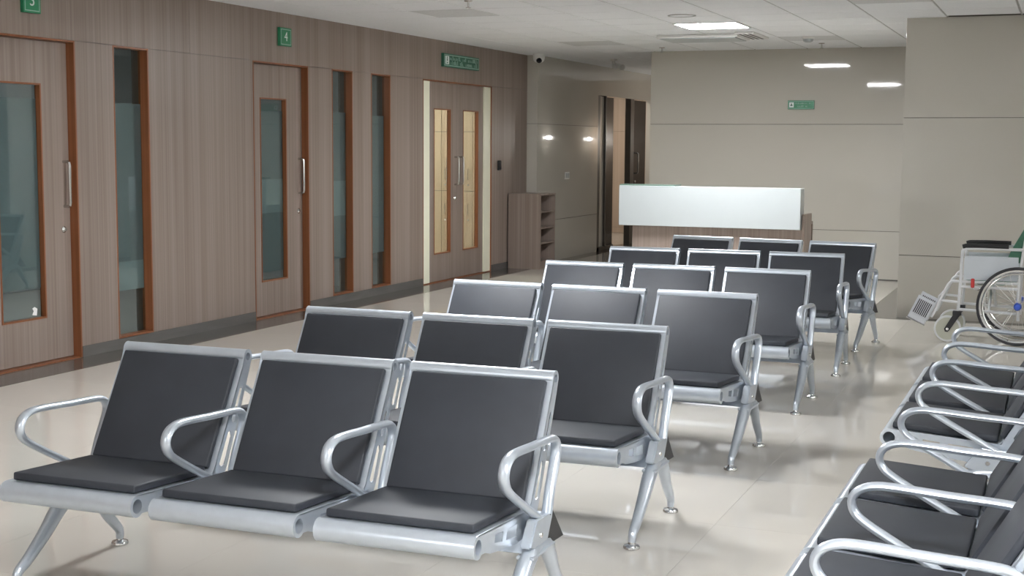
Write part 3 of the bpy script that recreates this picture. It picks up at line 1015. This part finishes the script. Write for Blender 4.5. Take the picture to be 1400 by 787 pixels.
# ------------------------------------------------------------------ wheelchair (faces the laminate wall)
wc = tag(empty('wheelchair', (-0.335, 11.33, 0.0008)), 'white framed wheelchair with green canvas parked before the projecting wall', 'wheelchair')
OX, OY = -0.335, 11.33
WID = 0.46
def L3(x, z, yy):
    return (x - OX, yy, z)
Yv = Vector((0, 1, 0))
def wheel(cx, cz, r, yy):
    Mw = Matrix.Translation((cx - OX, yy, cz)) @ Matrix.Rotation(R(90), 4, 'X')
    t = bmesh.new()
    lathe(t, [(r - 0.022, -0.014), (r - 0.006, -0.015), (r, -0.006), (r, 0.006), (r - 0.006, 0.015), (r - 0.022, 0.014)], 56, Mw, True)
    w = link('drive_wheel', t, 'rubber', wc, True)
    t = bmesh.new()
    lathe(t, [(r - 0.042, -0.011), (r - 0.0225, -0.013), (r - 0.0225, 0.013), (r - 0.042, 0.011)], 56, Mw, True)
    link('rim', t, 'chrome', w, True)
    sgn = -1 if yy < 0.2 else 1
    t = bmesh.new()
    hr = r - 0.05
    sweep(t, [(cx - OX + hr * math.cos(2 * math.pi * k / 56), yy + sgn * 0.035, cz + hr * math.sin(2 * math.pi * k / 56)) for k in range(56)], 0.008, None, 8, Yv, True)
    for k in range(6):
        a = 2 * math.pi * k / 6 + 0.3
        sweep(t, [(cx - OX + hr * math.cos(a), yy + sgn * 0.035, cz + hr * math.sin(a)),
                  (cx - OX + (r - 0.03) * math.cos(a), yy + sgn * 0.01, cz + (r - 0.03) * math.sin(a))], 0.004, None, 6, Yv)
    link('push_rim', t, 'chrome', w, True)
    for k in range(24):
        a = 2 * math.pi * k / 24
        b_ = a + (0.28 if k % 2 else -0.28)
        y0 = yy + (0.022 if k % 4 < 2 else -0.022)
        t = bmesh.new()
        sweep(t, [(cx - OX + 0.025 * math.cos(b_), y0, cz + 0.025 * math.sin(b_)), (cx - OX + (r - 0.042) * math.cos(a), yy, cz + (r - 0.042) * math.sin(a))], 0.0014, None, 5, Yv)
        link('spoke', t, 'chrome', w)
    t = bmesh.new()
    lathe(t, [(0, -0.045), (0.02, -0.045), (0.03, -0.03), (0.03, 0.03), (0.02, 0.045), (0, 0.045)], 18, Mw)
    link('hub', t, 'blue', w, True)
wheel(-0.335, 0.31, 0.31, 0.0)
wheel(-0.335, 0.31, 0.31, WID + 0.10)

def caster(yy):
    cxx, cz, r = -0.855, 0.105, 0.105
    Mw = Matrix.Translation((cxx - OX, yy, cz)) @ Matrix.Rotation(R(90), 4, 'X')
    t = bmesh.new()
    lathe(t, [(r - 0.014, -0.014), (r - 0.002, -0.014), (r, -0.010), (r, 0.010), (r - 0.002, 0.014), (r - 0.014, 0.014)], 36, Mw, True)
    c = link('caster_wheel', t, 'wc_white', wc, True)
    t = bmesh.new()
    lathe(t, [(0, -0.008), (r - 0.0145, -0.008), (r - 0.0145, 0.008), (0, 0.008)], 36, Mw)
    link('caster_disc', t, 'caster', c, True)
    t = bmesh.new()
    for s in (-1, 1):
        y0, y1 = sorted((yy + s * 0.019, yy + s * 0.025))
        prism(t, [(-0.88 - OX, 0.105), (-0.873 - OX, 0.082), (-0.852 - OX, 0.080), (-0.838 - OX, 0.095), (-0.76 - OX, 0.222), (-0.815 - OX, 0.222)], y0, y1, 1)
    box(t, -0.82 - OX, -0.755 - OX, yy - 0.025, yy + 0.025, 0.218, 0.25, 0.003)
    link('fork', t, 'black', c)
    t = bmesh.new()
    lathe(t, [(0, 0.03), (0.011, 0.03), (0.011, -0.03), (0, -0.03)], 12, Mw)
    link('axle', t, 'chrome', c, True)
for s, yy in ((0, 0.05), (1, WID + 0.05)):
    caster(yy - 0.02)
    # side frame
    y_ = yy
    pipe('armrest_tube', 'wc_white', wc, [L3(-0.782, 0.24, y_), L3(-0.772, 0.45, y_), L3(-0.766, 0.70, y_), L3(-0.758, 0.735, y_), L3(-0.735, 0.750, y_), L3(-0.60, 0.752, y_), L3(-0.30, 0.752, y_)], 0.0125, 10, 3)
    bm = bmesh.new()
    P = [L3(-0.765, 0.764, y_), L3(-0.74, 0.772, y_), L3(-0.60, 0.775, y_), L3(-0.42, 0.773, y_)]
    sweep(bm, P, 0.018, 0.026, 12, Yv)
    link('armrest_pad', bm, 'black', wc, True)
    pipe('rear_post', 'wc_white', wc, [L3(-0.33, 0.19, y_), L3(-0.335, 0.40, y_), L3(-0.31, 0.75, y_), L3(-0.27, 0.95, y_), L3(-0.22, 0.99, y_), L3(-0.13, 0.99, y_)], 0.0125, 10, 3)
    B('side_guard', 'wc_panel', wc, -0.75 - OX, -0.345 - OX, y_ + 0.014, y_ + 0.02, 0.50, 0.69)
    pipe('seat_rail', 'wc_white', wc, [L3(-0.775, 0.485, y_), L3(-0.32, 0.485, y_)], 0.0115, 8)
    pipe('side_rail', 'wc_white', wc, [L3(-0.775, 0.445, y_), L3(-0.33, 0.441, y_)], 0.0115, 8)
    pipe('lower_rail', 'wc_white', wc, [L3(-0.782, 0.262, y_), L3(-0.335, 0.246, y_)], 0.0115, 8)
    # footrest hanger
    pipe('footrest_hanger', 'wc_white', wc, [L3(-0.775, 0.485, y_), L3(-0.83, 0.485, y_), L3(-0.855, 0.468, y_), L3(-0.88, 0.425, y_), L3(-0.955, 0.245, y_), L3(-0.985, 0.19, y_)], 0.011, 10, 3)
    pipe('footrest_hook', 'wc_white', wc, [L3(-0.848, 0.478, y_ + 0.024), L3(-0.83, 0.51, y_ + 0.024), L3(-0.805, 0.53, y_ + 0.024)], 0.009, 8, 3)
    pipe('footrest_brace', 'wc_white', wc, [L3(-0.915, 0.328, y_), L3(-0.778, 0.318, y_)], 0.010, 8)
    # footplate, tipped up on its pivot
    d1 = -1 if s else 1
    fy0 = y_ + (0.012 if s == 0 else -0.152)
    Mp = Matrix.Translation((-0.952 - OX, fy0, 0.290)) @ Matrix.Rotation(R(25), 4, 'Y')
    bm = bmesh.new()
    box(bm, -0.155, -0.008, 0.0, 0.012, -0.19, 0.01, 0.004, Mp)
    fp = link('footplate', bm, 'wc_alu', wc)
    for k in range(8):
        bm = bmesh.new()
        x = -0.135 + k * 0.0145
        box(bm, x, x + 0.007, -0.004, 0.0, -0.135, -0.015, 0, Mp)
        link('tread_rib', bm, 'rubber', fp)
    bm = bmesh.new()
    box(bm, -0.16, 0.0, -0.006, 0.018, -0.202, -0.19, 0.003, Mp)
    link('edge_bar', bm, 'steel', fp)
    # brake
    bk = pipe('brake_lever', 'chrome', wc, [L3(-0.678, 0.44, y_ - 0.02), L3(-0.66, 0.425, y_ - 0.02), L3(-0.625, 0.43, y_ - 0.02), L3(-0.61, 0.45, y_ - 0.02)], 0.006, 8, 3)
    B('brake_grip', 'red', bk, -0.692 - OX, -0.664 - OX, y_ - 0.03, y_ - 0.012, 0.44, 0.515, 0.006)
B('calf_strap', 'tile_grey', wc, -0.94 - OX, -0.93 - OX, 0.06, WID + 0.04, 0.30, 0.36)
for k in (0, 1):
    a, b_ = (0.055, WID + 0.045) if k == 0 else (WID + 0.045, 0.055)
    pipe('cross_brace', 'wc_white', wc, [(-0.55 - OX + k * 0.03, a, 0.255), (-0.55 - OX + k * 0.03, b_, 0.475)], 0.011, 8, side=Vector((1, 0, 0)))
def sling(name, prof):
    bm = bmesh.new()
    lo = [(x - OX, z) for x, z in prof]
    hi = [(x - OX + 0.010, z + 0.006) for x, z in prof]
    prism(bm, lo + hi[::-1], 0.068, WID + 0.032, 1)
    link(name, bm, 'wc_green', wc)
bm = bmesh.new()
prism(bm, [(-0.44 - OX, 0.645), (-0.405 - OX, 0.74), (-0.35 - OX, 0.845), (-0.30 - OX, 0.945), (-0.25 - OX, 0.985), (-0.235 - OX, 0.97), (-0.28 - OX, 0.80), (-0.31 - OX, 0.645)], 0.068, WID + 0.032, 1)
bmesh.ops.bevel(bm, geom=bm.edges[:], offset=0.012, segments=2, affect='EDGES')
link('back_sling', bm, 'wc_green', wc, True)
sling('seat_sling', [(-0.74, 0.50), (-0.60, 0.47), (-0.45, 0.465), (-0.36, 0.49)])
